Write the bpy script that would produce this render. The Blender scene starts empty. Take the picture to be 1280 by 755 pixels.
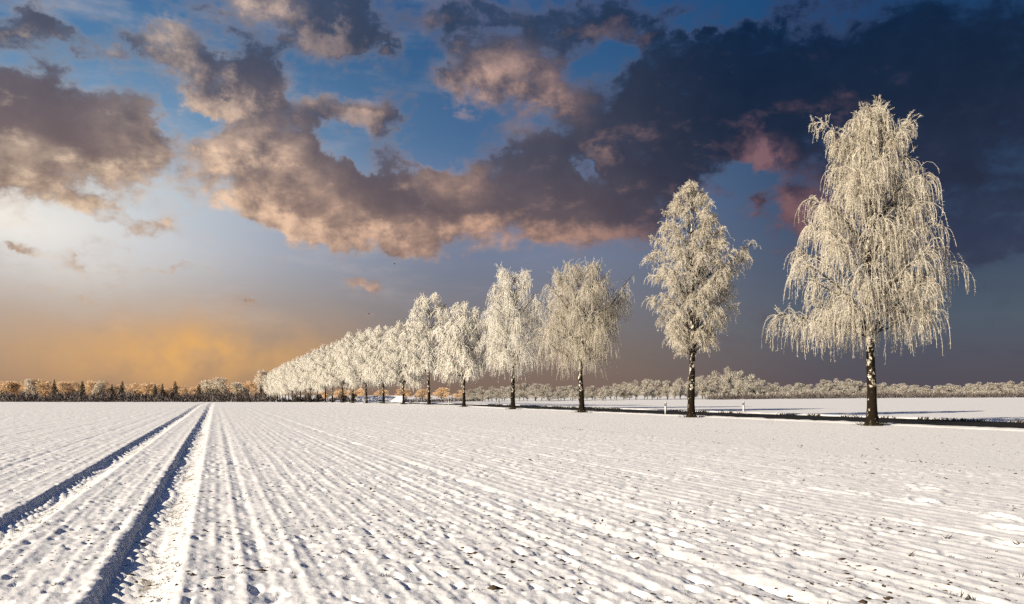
import bpy, math, random
import numpy as np

R = math.radians
random.seed(7)
scene = bpy.context.scene
COL = scene.collection

# ------------------------------------------------------------------ camera
FPX, CX, YH = 996.0, 640.0, 494.0          # focal length / centre / horizon row, in photograph pixels
CAM_H = 1.6
cam_data = bpy.data.cameras.new('camera')
cam_data.sensor_width = 36.0
cam_data.lens = FPX * 36.0 / 1280.0
cam_data.shift_y = (YH - 377.5) / 1280.0
cam_data.clip_start, cam_data.clip_end = 0.1, 9000.0
cam = bpy.data.objects.new('camera', cam_data)
cam.location = (0, 0, CAM_H)
cam.rotation_euler = (R(90), 0, 0)
COL.objects.link(cam)
scene.camera = cam

# ------------------------------------------------------------------ light and exposure
SUN_EL, SUN_AZ = 22.0, -124.0               # low sun behind the camera's left shoulder
EXPOSURE = 0.60
scene.view_settings.view_transform = 'Standard'
scene.view_settings.look = 'None'
scene.view_settings.gamma = 1.0
scene.view_settings.use_curve_mapping = False
scene.view_settings.exposure = EXPOSURE
sun_data = bpy.data.lights.new('sun', 'SUN')
sun_data.energy = 5.0
sun_data.angle = R(0.5)
sun_data.color = (1.0, 0.87, 0.675)
sun = bpy.data.objects.new('sun', sun_data)
sun.rotation_euler = (R(90 - SUN_EL), 0, R(180 - SUN_AZ))
COL.objects.link(sun)
scene.cycles.max_bounces = 6
scene.cycles.diffuse_bounces = 3
scene.cycles.use_denoising = False


def lin(r, g, b):
    f = lambda c: (c / 255 / 12.92) if c / 255 <= 0.04045 else ((c / 255 + 0.055) / 1.055) ** 2.4
    return (f(r), f(g), f(b), 1.0)


# ------------------------------------------------------------------ node helpers
class T:
    """small wrapper that builds math nodes from python operators"""
    def __init__(self, nt, sock):
        self.nt, self.s = nt, sock

    def _m(self, op, *args, clamp=False):
        n = self.nt.nodes.new('ShaderNodeMath')
        n.operation = op
        n.use_clamp = clamp
        for i, a in enumerate(args):
            if isinstance(a, T):
                self.nt.links.new(a.s, n.inputs[i])
            else:
                n.inputs[i].default_value = a
        return T(self.nt, n.outputs[0])

    def __add__(self, o): return self._m('ADD', self, o)
    def __radd__(self, o): return self._m('ADD', self, o)
    def __sub__(self, o): return self._m('SUBTRACT', self, o)
    def __rsub__(self, o): return self._m('SUBTRACT', o, self)
    def __mul__(self, o): return self._m('MULTIPLY', self, o)
    def __rmul__(self, o): return self._m('MULTIPLY', self, o)
    def clamp(self): return self._m('ADD', self, 0.0, clamp=True)
    def mx(self, o): return self._m('MAXIMUM', self, o)
    def mn(self, o): return self._m('MINIMUM', self, o)

    def ss(self, a, b, lo=0.0, hi=1.0):
        n = self.nt.nodes.new('ShaderNodeMapRange')
        n.interpolation_type = 'SMOOTHSTEP'
        self.nt.links.new(self.s, n.inputs[0])
        for i, v in enumerate((a, b, lo, hi)):
            n.inputs[i + 1].default_value = v
        return T(self.nt, n.outputs[0])


def link(nt, a, b):
    nt.links.new(a.s if isinstance(a, T) else a, b)


def noise(nt, vec, scale, detail=4.0, rough=0.55, lac=2.0, dist=0.0, out=0):
    n = nt.nodes.new('ShaderNodeTexNoise')
    n.inputs['Scale'].default_value = scale
    n.inputs['Detail'].default_value = detail
    n.inputs['Roughness'].default_value = rough
    n.inputs['Lacunarity'].default_value = lac
    n.inputs['Distortion'].default_value = dist
    link(nt, vec, n.inputs['Vector'])
    return n.outputs[out] if out else T(nt, n.outputs[0])


def mixc(nt, f, a, b):
    n = nt.nodes.new('ShaderNodeMix')
    n.data_type = 'RGBA'
    for s, v in ((n.inputs[0], f), (n.inputs[6], a), (n.inputs[7], b)):
        if isinstance(v, (T, bpy.types.NodeSocket)):
            link(nt, v, s)
        else:
            s.default_value = v
    return n.outputs[2]


def ramp(nt, f, stops, mode='EASE'):
    n = nt.nodes.new('ShaderNodeValToRGB')
    n.color_ramp.interpolation = mode
    el = n.color_ramp.elements
    while len(el) < len(stops):
        el.new(0.5)
    for e, (p, c) in zip(el, stops):
        e.position = p
        e.color = c
    link(nt, f, n.inputs[0])
    return n.outputs[0]


# ------------------------------------------------------------------ sky
def px_dir(px, py):
    az = math.atan((px - CX) / FPX)
    return math.degrees(az), math.degrees(math.atan((YH - py) * math.cos(az) / FPX))


def build_world():
    w = bpy.data.worlds.new('World')
    scene.world = w
    w.use_nodes = True
    nt = w.node_tree
    nt.nodes.clear()
    N = nt.nodes.new
    tc = N('ShaderNodeTexCoord')
    sep = N('ShaderNodeSeparateXYZ')
    link(nt, tc.outputs['Generated'], sep.inputs[0])
    x, y, z = (T(nt, sep.outputs[i]) for i in range(3))
    az = x._m('ARCTAN2', x, y) * 57.29578
    hor = x._m('SQRT', x * x + y * y)
    el = x._m('ARCTAN2', z, hor) * 57.29578
    side = x._m('DIVIDE', x, hor.mx(0.001))                     # sine of the azimuth: -1 west (sun side) .. +1 east
    comb = N('ShaderNodeCombineXYZ')
    link(nt, az, comb.inputs[0]); link(nt, el, comb.inputs[1])
    P = comb.outputs[0]

    # clear air between the clouds: one ramp over elevation for each side of the sky
    e01 = el._m('MULTIPLY', el.mx(0.0), 1 / 45.0)
    def er(stops):
        return ramp(nt, e01, [(d / 45.0, lin(*c)) for d, c in stops], 'LINEAR')
    west = er([(0, (164, 130, 106)), (3, (184, 154, 128)), (6.5, (192, 178, 168)), (9.5, (196, 199, 206)), (13.5, (200, 211, 219)), (17.5, (124, 158, 190)), (22, (82, 126, 168)), (27, (62, 106, 154)), (45, (38, 78, 138))])
    mid = er([(0, (128, 104, 92)), (3, (128, 112, 104)), (6, (124, 120, 126)), (9.5, (118, 126, 148)), (13.5, (102, 124, 160)), (18, (72, 107, 148)), (23, (50, 92, 137)), (27, (36, 82, 132)), (45, (18, 60, 120))])
    east = er([(0, (80, 72, 84)), (2.5, (76, 76, 92)), (5, (74, 84, 100)), (9, (56, 70, 94)), (13, (40, 62, 94)), (20, (22, 58, 98)), (27, (8, 66, 116)), (45, (8, 44, 90))])
    sky = mixc(nt, side.ss(-0.50, -0.02), west, mid)
    sky = mixc(nt, side.ss(0.02, 0.46), sky, east)
    nish = N('ShaderNodeTexSky')
    nish.sky_type = 'NISHITA'
    nish.sun_disc = False
    nish.sun_elevation = R(SUN_EL)
    nish.sun_rotation = R(SUN_AZ)
    nsc = N('ShaderNodeMix'); nsc.data_type = 'RGBA'; nsc.blend_type = 'MULTIPLY'
    nsc.inputs[0].default_value = 1.0
    link(nt, nish.outputs[0], nsc.inputs[6])
    nsc.inputs[7].default_value = (0.06, 0.06, 0.06, 1)
    sky = mixc(nt, 0.06, sky, nsc.outputs[2])

    def blob(nt, vec, px, py, rx, ry, rot=0.0, wgt=1.0, top=0.42):
        c = px_dir(px, py)
        m = nt.nodes.new('ShaderNodeMapping')
        m.vector_type = 'TEXTURE'
        m.inputs['Location'].default_value = (c[0], c[1], 0)
        m.inputs['Rotation'].default_value = (0, 0, -R(rot))
        m.inputs['Scale'].default_value = (GROW * rx / 17.4, GROW * ry / 17.4, 1.0)
        link(nt, vec, m.inputs[0])
        gr = nt.nodes.new('ShaderNodeTexGradient'); gr.gradient_type = 'QUADRATIC_SPHERE'
        link(nt, m.outputs[0], gr.inputs[0])
        v = T(nt, gr.outputs['Fac']) * (wgt / top)
        return v.mn(wgt) if wgt > 0 else v.mx(wgt)
    GROW = 1.22

    # dusty orange glow and white glow low in the west
    def addvec(a, b, s=1.0, nt=nt):
        v = nt.nodes.new('ShaderNodeVectorMath'); v.operation = 'MULTIPLY_ADD'
        link(nt, a, v.inputs[0]); v.inputs[1].default_value = s if isinstance(s, tuple) else (s, s, s)
        if isinstance(b, tuple): v.inputs[2].default_value = b
        else: link(nt, b, v.inputs[2])
        return v.outputs[0]
    wv = addvec(noise(nt, P, 0.20, 6.0, 0.62, out=1), (-0.5, -0.5, -0.5))
    PG = addvec(wv, P, (3.0, 3.0, 0))
    PW = addvec(wv, P, (9.0, 5.5, 0))
    glow = blob(nt, PG, 240, 440, 230, 66, -3, 1.0, 0.75) * noise(nt, P, 0.16, 4.0, 0.6).ss(0.22, 0.62)
    sky = mixc(nt, glow, sky, lin(228, 174, 108))
    wglow = blob(nt, PG, -30, 268, 270, 92, 6, 0.9, 0.8)
    sky = mixc(nt, wglow, sky, lin(246, 240, 230))
    # thin veils
    stretch = N('ShaderNodeMapping'); stretch.inputs['Scale'].default_value = (0.5, 1.7, 1); stretch.inputs['Rotation'].default_value = (0, 0, R(7))
    link(nt, P, stretch.inputs[0])
    veil = noise(nt, stretch.outputs[0], 0.22, 5.0, 0.6).ss(0.48, 0.78) * el.ss(3.0, 8.0) * side.ss(0.15, -0.4)
    sky = mixc(nt, veil * 0.34, sky, lin(226, 208, 196))

    # ---- cloud banks, placed by direction; the sky is handled in sectors so that each ray weighs only the banks near it
    BL = [  # px, py, rx, ry, rot, weight
        (70, 150, 200, 74, 3, 1.0), (-20, 195, 110, 60, 4, 0.9), (190, 170, 60, 50, 0, 0.45), (-120, 120, 160, 60, 0, .8),
        (135, 262, 98, 16, 9, 0.66), (72, 325, 46, 11, 5, 0.5), (26, 325, 24, 7, 0, 0.42), (70, 362, 40, 9, 6, 0.36), (130, 408, 60, 7, 4, .34),
        (20, 40, 60, 20, 0, 0.56), (105, 52, 66, 15, 14, 0.5), (58, 18, 42, 15, 24, .44),
        (205, 50, 66, 28, -6, 0.66),
        (360, 12, 145, 50, 4, 0.95), (440, 48, 58, 40, 20, 0.6),
        (296, 98, 86, 48, 5, 1.0), (345, 150, 72, 44, 30, 0.7), (318, 205, 82, 62, 0, .56),
        (420, 140, 68, 27, 3, 0.74), (498, 150, 54, 44, 20, 0.62),
        (400, 228, 130, 62, 8, 0.86), (500, 258, 180, 66, 8, 0.95), (600, 240, 190, 64, 0, 0.95), (330, 262, 92, 22, 12, .6),
        (460, 300, 130, 18, 7, .5),
        (645, 98, 110, 60, 4, 0.92), (570, 78, 70, 40, 0, 0.55), (585, 20, 120, 28, 0, .6),
        (720, 270, 130, 46, 4, 0.95), (770, 190, 170, 80, 0, 0.85), (700, 30, 90, 30, 0, .5),
        (900, 110, 230, 92, 0, 0.74), (820, 250, 90, 40, 0, .6), (1060, 120, 260, 120, 0, 0.62), (1210, 210, 190, 120, 0, 0.55), (840, 30, 150, 40, 0, .6),
        (1220, 60, 160, 80, 0, .42), (1090, 270, 130, 60, 0, .36),
        (985, 262, 56, 42, 40, 0.78), (955, 190, 50, 26, 0, .5),
        (1220, 300, 150, 34, 3, 0.55), (1000, 395, 260, 16, 0, .18),
        (466, 361, 28, 9, 8, 0.66), (310, 371, 18, 5, 0, 0.5), (220, 336, 34, 5, 8, .3),
        # holes
        (418, 172, 36, 16, 6, -0.55), (458, 190, 50, 18, 30, -0.5), (262, 142, 26, 20, 0, -0.6), (930, 218, 52, 26, 8, -0.95), (742, 208, 52, 18, 8, -0.55),
        (556, 158, 52, 40, 0, -0.55), (760, 72, 56, 20, 8, -0.6), (905, 18, 90, 22, 0, -0.8), (540, 196, 44, 20, 20, -.5), (215, 130, 22, 30, 0, -.4), (880, 275, 50, 30, 0, -.7), (700, 350, 300, 28, 0, -.5),
    ]
    PEACH = [(290, 225, 160, 110, 20, 0.62), (345, 250, 170, 50, 10, .5), (650, 112, 110, 60, 6, 0.6), (110, 216, 240, 28, 4, 0.45), (640, 300, 330, 30, 2, 0.7), (985, 262, 80, 66, 30, 0.8), (560, 215, 70, 40, 20, .5), (415, 120, 80, 24, 0, .55), (140, 266, 120, 22, 9, .4), (960, 190, 40, 20, 0, .5), (330, 20, 60, 24, 0, .4), (210, 40, 60, 20, 0, .5)]

    shade_w = ramp(nt, el * (1 / 30.0), [(0.0, lin(176, 140, 114)), (0.33, lin(160, 130, 112)), (0.5, lin(122, 106, 106)), (0.72, lin(86, 90, 108)), (1.0, lin(78, 94, 124))], 'LINEAR')
    shade_m = ramp(nt, el * (1 / 30.0), [(0.0, lin(130, 104, 100)), (0.36, lin(118, 100, 100)), (0.55, lin(82, 81, 96)), (0.8, lin(56, 69, 93)), (1.0, lin(52, 74, 108))], 'LINEAR')
    shade_e = ramp(nt, el * (1 / 30.0), [(0.0, lin(78, 74, 92)), (0.33, lin(52, 62, 86)), (0.44, lin(42, 50, 72)), (0.62, lin(28, 42, 65)), (0.85, lin(14, 38, 68)), (1.0, lin(10, 46, 82))], 'LINEAR')
    shade = mixc(nt, side.ss(-0.50, -0.06), shade_w, shade_m)
    shade = mixc(nt, side.ss(-0.04, 0.30), shade, shade_e)
    bright = ramp(nt, side * 0.5 + 0.5, [(0.22, lin(250, 226, 196)), (0.36, lin(238, 202, 174)), (0.50, lin(202, 162, 142)), (0.57, lin(150, 120, 116)), (0.64, lin(128, 98, 106)), (0.69, lin(122, 92, 100)), (0.73, lin(62, 64, 84)), (0.8, lin(50, 58, 80))], 'LINEAR')
    hi = ramp(nt, el * (1 / 30.0), [(0.45, (0.94, 0.92, 0.9, 1)), (0.8, (1.0, 1.05, 1.16, 1))], 'LINEAR')
    bm = N('ShaderNodeMix'); bm.data_type = 'RGBA'; bm.blend_type = 'MULTIPLY'; bm.inputs[0].default_value = 1
    link(nt, bright, bm.inputs[6]); link(nt, hi, bm.inputs[7])
    bright = bm.outputs[2]
    edge = el.ss(0.8, 4.0)
    band = ((az._m('ABSOLUTE', az).ss(34.0, 44.0)).mx(el.ss(26.5, 33.0))) * el.ss(4.0, 12.0)
    low = el.ss(23.0, 15.0, 0.45, 1.0)
    OFF = (-0.85, -1.0, 0)

    def banks(lo, hi_):
        """the sky closure for azimuths lo..hi_ (None: away from the placed banks)"""
        g = bpy.data.node_groups.new('cloud_banks', 'ShaderNodeTree')
        ins = (('P', P, 'Vector'), ('PW', PW, 'Vector'), ('PG', PG, 'Vector'), ('sky', sky, 'Color'), ('shade', shade, 'Color'),
               ('bright', bright, 'Color'), ('edge', edge, 'Float'), ('band', band, 'Float'), ('low', low, 'Float'))
        for nm, _, ty in ins:
            g.interface.new_socket(nm, in_out='INPUT', socket_type='NodeSocket' + ty)
        g.interface.new_socket('Color', in_out='OUTPUT', socket_type='NodeSocketColor')
        gi, go = g.nodes.new('NodeGroupInput'), g.nodes.new('NodeGroupOutput')
        link(g, cloud_colour(g, [T(g, o) if nm in ('edge', 'band', 'low') else o for (nm, _, _), o in zip(ins, gi.outputs)], lo, hi_), go.inputs[0])
        gn = N('ShaderNodeGroup'); gn.node_tree = g
        for i, (_, v, _) in enumerate(ins):
            link(nt, v, gn.inputs[i])
        bg = N('ShaderNodeBackground')
        link(nt, gn.outputs[0], bg.inputs[0])
        bg.inputs[1].default_value = 2.0 ** (-EXPOSURE)
        return bg.outputs[0]

    def cloud_colour(nt, sockets, lo, hi_):
        P, PW, PG, sky, shade, bright, edge, band, low = sockets
        N = nt.nodes.new
        def av(a, b, s=1.0):
            return addvec(a, b, s, nt)
        acc = neg = None
        acc1 = neg1 = None
        pe = None
        P1 = PW1 = None
        if lo is not None:
            PW1 = av(PW, OFF)
            for b in BL:
                ca = px_dir(b[0], b[1])[0]
                ra = GROW * max(b[2], b[3]) / 17.4 + 5.2
                if ca + ra < lo or ca - ra > hi_:
                    continue
                v, v1 = blob(nt, PW, *b), blob(nt, PW1, *b)
                if b[5] < 0:
                    neg = v if neg is None else neg + v
                    neg1 = v1 if neg1 is None else neg1 + v1
                else:
                    acc = v if acc is None else acc + v
                    acc1 = v1 if acc1 is None else acc1 + v1
            for b in PEACH:
                ca = px_dir(b[0], b[1])[0]
                ra = GROW * max(b[2], b[3]) / 17.4 + 5.2
                if ca + ra < lo or ca - ra > hi_:
                    continue
                v = blob(nt, PG, *b, top=0.35)
                pe = v if pe is None else pe.mx(v)
        wide = noise(nt, av(P, (11.0, 5.0, 0), (0.6, 1.0, 1.0)), 0.06, 2.0, 0.5).ss(0.42, 0.60) * band * 0.8
        def total(a, n):
            t = wide if a is None else wide.mx(a.mn(1.25))
            return t if n is None else t + n
        st = av(P, (3.0, 1.0, 0), (0.72, 1.2, 1.0))
        st1 = av(st, (OFF[0] * .72, OFF[1] * 1.2, 0))
        n0 = noise(nt, st, 0.40, 9.0, 0.62, 2.1, 0.2)
        n1 = noise(nt, st1, 0.40, 5.0, 0.62, 2.1, 0.2)
        d0 = total(acc, neg) + (n0 - 0.5) * 2.1
        d1 = total(acc1, neg1) + (n1 - 0.5) * 2.1
        mask = (d0.ss(0.0, 0.92) * 0.80 + d0.ss(0.34, 0.68) * 0.20) * edge
        bil = noise(nt, P, 0.42, 5.0, 0.6)
        lit = low * (d0 - d1).ss(0.05, 0.85) * bil.ss(0.28, 0.66) * 0.66 + d0.ss(0.70, 0.25) * 0.32
        if pe is not None:
            lit = lit + pe * (n0 * 0.6 + bil * 0.4).ss(0.30, 0.68)
        cloud = mixc(nt, lit.clamp(), shade, bright)
        bb = N('ShaderNodeMix'); bb.data_type = 'RGBA'; bb.blend_type = 'MULTIPLY'; bb.inputs[0].default_value = 1
        link(nt, cloud, bb.inputs[6]); link(nt, mixc(nt, bil.ss(0.3, 0.75), (0.88, 0.89, 0.91, 1), (1.08, 1.07, 1.06, 1)), bb.inputs[7])
        return mixc(nt, mask, sky, bb.outputs[2])

    def pick(f, a, b):
        m = N('ShaderNodeMixShader')
        link(nt, f, m.inputs[0]); link(nt, a, m.inputs[1]); link(nt, b, m.inputs[2])
        return m.outputs[0]
    cuts = [-46, -24, -13, -3, 9, 46]
    sh = banks(cuts[0], cuts[1])
    for i in range(1, 5):
        sh = pick(az._m('GREATER_THAN', az, float(cuts[i])), sh, banks(cuts[i], cuts[i + 1]))
    inside = az._m('LESS_THAN', az._m('ABSOLUTE', az), 46.0) * el._m('LESS_THAN', el, 38.0) * el._m('GREATER_THAN', el, 0.8)
    sh = pick(inside, banks(None, None), sh)
    out = N('ShaderNodeOutputWorld')
    link(nt, sh, out.inputs[0])
    w.cycles.sampling_method = 'MANUAL'
    w.cycles.sample_map_resolution = 512


build_world()

# ------------------------------------------------------------------ place geometry: rows run along u, v is measured across them
TH = math.atan((CX - 269.0) / FPX)
CT, ST = math.cos(TH), math.sin(TH)


def uv_xy(u, v):
    return v * CT - u * ST, v * ST + u * CT


def smooth(a, b, x):
    t = np.clip((x - a) / (b - a), 0, 1)
    return t * t * (3 - 2 * t)


def hash2(ix, iy, seed):
    h = (ix.astype(np.int64) * 374761393 + iy.astype(np.int64) * 668265263 + seed * 1442695041) & 0xFFFFFFFF
    h = ((h ^ (h >> 13)) * 1274126177) & 0xFFFFFFFF
    h = ((h ^ (h >> 16)) * 2246822519) & 0xFFFFFFFF
    return (h ^ (h >> 15)).astype(np.float64) / 4294967295.0


def vnoise(x, y, seed=0):
    ix, iy = np.floor(x), np.floor(y)
    fx, fy = x - ix, y - iy
    fx, fy = fx * fx * fx * (fx * (fx * 6 - 15) + 10), fy * fy * fy * (fy * (fy * 6 - 15) + 10)
    a, b = hash2(ix, iy, seed), hash2(ix + 1, iy, seed)
    c, d = hash2(ix, iy + 1, seed), hash2(ix + 1, iy + 1, seed)
    return (a + (b - a) * fx) * (1 - fy) + (c + (d - c) * fx) * fy


def fbm(x, y, seed=0, octv=4, rough=0.5):
    s, a, t = 0.0, 1.0, 0.0
    for i in range(octv):
        s = s + a * vnoise(x * 2 ** i + 17.3 * i, y * 2 ** i - 9.1 * i, seed + i)
        t += a
        a *= rough
    return s / t


def base_z(X, Y):
    """broad lie of the land: falls gently away towards the far end of the tree row"""
    X, Y = np.asarray(X, float), np.asarray(Y, float)
    v = X * CT + Y * ST
    d = np.clip((Y - 120) / 330, 0, 1.25) ** 1.5 * 2.6
    return -d * (1 - smooth(60, 504, v)) + 0.25 * smooth(40, 120, np.hypot(X, Y)) * (fbm(X / 60 + 5, Y / 60, 91, 2) - 0.5)


def gz(X, Y):
    return float(base_z(np.array([X]), np.array([Y]))[0])


def at(px, Y):
    return (px - CX) / FPX * Y


TRACKS = ((-2.60, -2.08), (-0.92, -0.36))
ROAD = (35.3, 43.4)


def tag(o, label=None, cat=None, group=None, kind=None):
    for k, v in (('label', label), ('category', cat), ('group', group), ('kind', kind)):
        if v:
            o[k] = v
    return o


def empty(name, loc, rz=0.0, scale=None):
    o = bpy.data.objects.new(name, None)
    o.location = loc
    o.rotation_euler = (0, 0, rz)
    if scale:
        o.scale = scale
    o.empty_display_size = 0.2
    COL.objects.link(o)
    return o


def copy_tree(o, parent=None):
    c = o.copy()
    COL.objects.link(c)
    c.parent = parent
    for ch in o.children:
        copy_tree(ch, c)
    return c


class MB:
    """collects triangles and quads as numpy arrays and links them as ONE mesh object"""
    def __init__(self):
        self.v, self.q, self.t, self.n = [], [], [], 0

    def add(self, verts, quads=None, tris=None):
        verts = np.asarray(verts, float).reshape(-1, 3)
        if quads is not None and len(quads):
            self.q.append(np.asarray(quads, np.int64) + self.n)
        if tris is not None and len(tris):
            self.t.append(np.asarray(tris, np.int64) + self.n)
        self.v.append(verts)
        self.n += len(verts)

    def tubes(self, pts, rad, sides=3, cap=False):
        pts, rad = np.asarray(pts, float), np.asarray(rad, float)
        n, k, _ = pts.shape
        tan = np.gradient(pts, axis=1)
        tan /= np.linalg.norm(tan, axis=2, keepdims=True) + 1e-9
        ref = np.where(np.abs(tan[:, :1, 2:3]) > 0.8, np.array([[[1.0, 0.13, 0.07]]]), np.array([[[0.05, 0.1, 1.0]]]))
        ref = np.broadcast_to(ref, tan.shape)
        a = np.cross(tan, ref); a /= np.linalg.norm(a, axis=2, keepdims=True) + 1e-9
        b = np.cross(tan, a)
        ang = np.arange(sides) * 2 * np.pi / sides
        ring = pts[:, :, None, :] + rad[:, :, None, None] * (a[:, :, None, :] * np.cos(ang)[None, None, :, None] + b[:, :, None, :] * np.sin(ang)[None, None, :, None])
        idx = np.arange(n * k * sides).reshape(n, k, sides)
        q = np.stack([idx[:, :-1, :], np.roll(idx, -1, 2)[:, :-1, :], np.roll(idx, -1, 2)[:, 1:, :], idx[:, 1:, :]], -1).reshape(-1, 4)
        self.add(ring, quads=q)

    def box(self, x0, x1, y0, y1, z0, z1):
        v = [(x, y, z) for z in (z0, z1) for y in (y0, y1) for x in (x0, x1)]
        self.add(v, quads=[(0, 2, 3, 1), (4, 5, 7, 6), (0, 1, 5, 4), (2, 6, 7, 3), (0, 4, 6, 2), (1, 3, 7, 5)])

    def mesh(self, name, mat, smooth_=False):
        V = np.concatenate(self.v)
        nq = sum(len(x) for x in self.q); nt_ = sum(len(x) for x in self.t)
        loops = np.concatenate(([np.concatenate(self.q).ravel()] if nq else []) + ([np.concatenate(self.t).ravel()] if nt_ else []))
        start = np.concatenate([np.arange(nq) * 4, nq * 4 + np.arange(nt_) * 3])
        me = bpy.data.meshes.new(name)
        me.vertices.add(len(V)); me.vertices.foreach_set('co', V.astype(np.float32).ravel())
        me.loops.add(len(loops)); me.loops.foreach_set('vertex_index', loops.astype(np.int32))
        me.polygons.add(nq + nt_); me.polygons.foreach_set('loop_start', start.astype(np.int32))
        if smooth_:
            me.polygons.foreach_set('use_smooth', np.ones(nq + nt_, bool))
        me.update(calc_edges=True)
        me.materials.append(mat)
        return me

    def build(self, name, mat, parent=None, smooth_=False):
        o = bpy.data.objects.new(name, self.mesh(name, mat, smooth_))
        COL.objects.link(o)
        o.parent = parent
        return o


# ------------------------------------------------------------------ materials
def new_mat(name):
    m = bpy.data.materials.new(name)
    m.use_nodes = True
    nt = m.node_tree
    bs = nt.nodes['Principled BSDF']
    bs.inputs['Specular IOR Level'].default_value = 0.2
    bs.inputs['Roughness'].default_value = 0.8
    return m, nt, bs


def bump(nt, bs, height, strength, dist):
    b = nt.nodes.new('ShaderNodeBump')
    b.inputs['Strength'].default_value = strength
    b.inputs['Distance'].default_value = dist
    link(nt, height, b.inputs['Height'])
    nt.links.new(b.outputs[0], bs.inputs['Normal'])


def coords(nt, kind='Object'):
    return nt.nodes.new('ShaderNodeTexCoord').outputs[kind]


def snow_material():
    m, nt, bs = new_mat('snow')
    pos = nt.nodes.new('ShaderNodeNewGeometry').outputs['Position']
    at_ = nt.nodes.new('ShaderNodeAttribute'); at_.attribute_name = 'bare'
    bare = T(nt, at_.outputs['Fac'])
    n = noise(nt, pos, 9.0, 6.0, 0.65)
    n2 = noise(nt, pos, 45.0, 3.0, 0.6)
    fac = (bare + (n - 0.5) * 1.1 + (n2 - 0.5) * 0.7).ss(0.50, 0.68)
    soil = mixc(nt, n2, (0.10, 0.085, 0.045, 1), (0.24, 0.18, 0.11, 1))
    white = mixc(nt, noise(nt, pos, 0.7, 3.0, 0.5), (0.80, 0.80, 0.825, 1), (0.84, 0.835, 0.83, 1))
    link(nt, mixc(nt, fac * 0.85, white, soil), bs.inputs['Base Color'])
    bs.inputs['Roughness'].default_value = 0.65
    hh = n * 0.7 + noise(nt, pos, 60.0, 2.0, 0.6) * 0.12
    bump(nt, bs, hh, 0.40, 0.04)
    return m


def plain(name, col, rough=0.8, var=0.25, scale=8.0, bmp=0.0):
    m, nt, bs = new_mat(name)
    co = coords(nt)
    n = noise(nt, co, scale, 4.0, 0.6)
    d = tuple(c * (1 - var) for c in col) + (1,)
    l = tuple(min(1, c * (1 + var)) for c in col) + (1,)
    link(nt, mixc(nt, n.ss(0.3, 0.7), d, l), bs.inputs['Base Color'])
    bs.inputs['Roughness'].default_value = rough
    if bmp:
        bump(nt, bs, n, bmp, 0.02)
    return m


def frost_material(name, light, dark, amt=0.35, scale=2.5, trans=0.3):
    m, nt, bs = new_mat(name)
    nt.nodes.remove(bs)
    pos = nt.nodes.new('ShaderNodeNewGeometry').outputs['Position']
    f = noise(nt, pos, scale, 4.0, 0.7).ss(0.42, 0.72) * amt
    c = mixc(nt, f, light, dark)
    df = nt.nodes.new('ShaderNodeBsdfDiffuse'); link(nt, c, df.inputs[0])
    tr = nt.nodes.new('ShaderNodeBsdfTranslucent'); link(nt, c, tr.inputs[0])
    mx = nt.nodes.new('ShaderNodeMixShader'); mx.inputs[0].default_value = trans
    link(nt, df.outputs[0], mx.inputs[1]); link(nt, tr.outputs[0], mx.inputs[2])
    link(nt, mx.outputs[0], nt.nodes['Material Output'].inputs[0])
    return m


def birch_bark():
    m, nt, bs = new_mat('birch_bark')
    co = coords(nt)
    mp = nt.nodes.new('ShaderNodeMapping'); mp.inputs['Scale'].default_value = (3.2, 3.2, 2.3)
    link(nt, co, mp.inputs[0])
    mp2 = nt.nodes.new('ShaderNodeMapping'); mp2.inputs['Scale'].default_value = (4, 4, 30)
    link(nt, co, mp2.inputs[0])
    sp = nt.nodes.new('ShaderNodeSeparateXYZ'); link(nt, co, sp.inputs[0])
    hgt = T(nt, sp.outputs[2])
    n = noise(nt, mp.outputs[0], 1.0, 5.0, 0.7)
    streak = noise(nt, mp2.outputs[0], 1.0, 2.0, 0.5)
    fac = (n + hgt.ss(0.8, 5.5) * 0.13 - 0.095 + (streak - 0.5) * 0.25).ss(0.50, 0.58)
    link(nt, mixc(nt, fac, mixc(nt, streak, (0.006, 0.005, 0.004, 1), (0.024, 0.017, 0.011, 1)), (0.62, 0.57, 0.48, 1)), bs.inputs['Base Color'])
    bs.inputs['Roughness'].default_value = 0.9
    bs.inputs['Specular IOR Level'].default_value = 0.05
    bump(nt, bs, n + streak * 0.4, 0.8, 0.04)
    return m


M = {}
M['snow'] = snow_material()
M['bark'] = birch_bark()
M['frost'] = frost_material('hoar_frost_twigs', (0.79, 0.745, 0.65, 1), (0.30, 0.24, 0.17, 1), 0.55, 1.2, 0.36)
M['frost_lit'] = frost_material('sunlit_frost_twigs', (0.95, 0.93, 0.87, 1), (0.62, 0.54, 0.44, 1), 0.38, 1.2, 0.42)  # birch frost whitened: the farther crowns' sunlit brightness is put into the colour
M['frost_far'] = frost_material('hoar_frost_wood', (0.58, 0.55, 0.49, 1), (0.24, 0.20, 0.16, 1), 0.75, 0.25, 0.25)
M['frost_white'] = frost_material('hoar_frost_white', (0.78, 0.72, 0.62, 1), (0.40, 0.28, 0.18, 1), 0.8, 0.4, 0.3)
M['brown'] = frost_material('frosted_brown_leaves', (0.88, 0.69, 0.47, 1), (0.36, 0.25, 0.17, 1), 0.8, 0.25, 0.3)
M['dark_bark'] = plain('dark_bark', (0.035, 0.028, 0.022), 0.9, 0.4, 3.0)
M['conifer'] = frost_material('conifer_needles', (0.035, 0.045, 0.035, 1), (0.30, 0.32, 0.34, 1), 0.35, 0.9, 0.1)
M['scrub'] = frost_material('bare_scrub', (0.17, 0.145, 0.14, 1), (0.05, 0.042, 0.04, 1), 0.8, 0.12, 0.1)
M['asphalt'] = plain('wet_asphalt', (0.012, 0.011, 0.010), 0.85, 0.3, 1.5, 0.2)
M['soil'] = plain('soil_clods', (0.055, 0.040, 0.026), 0.9, 0.5, 5.0)
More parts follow.
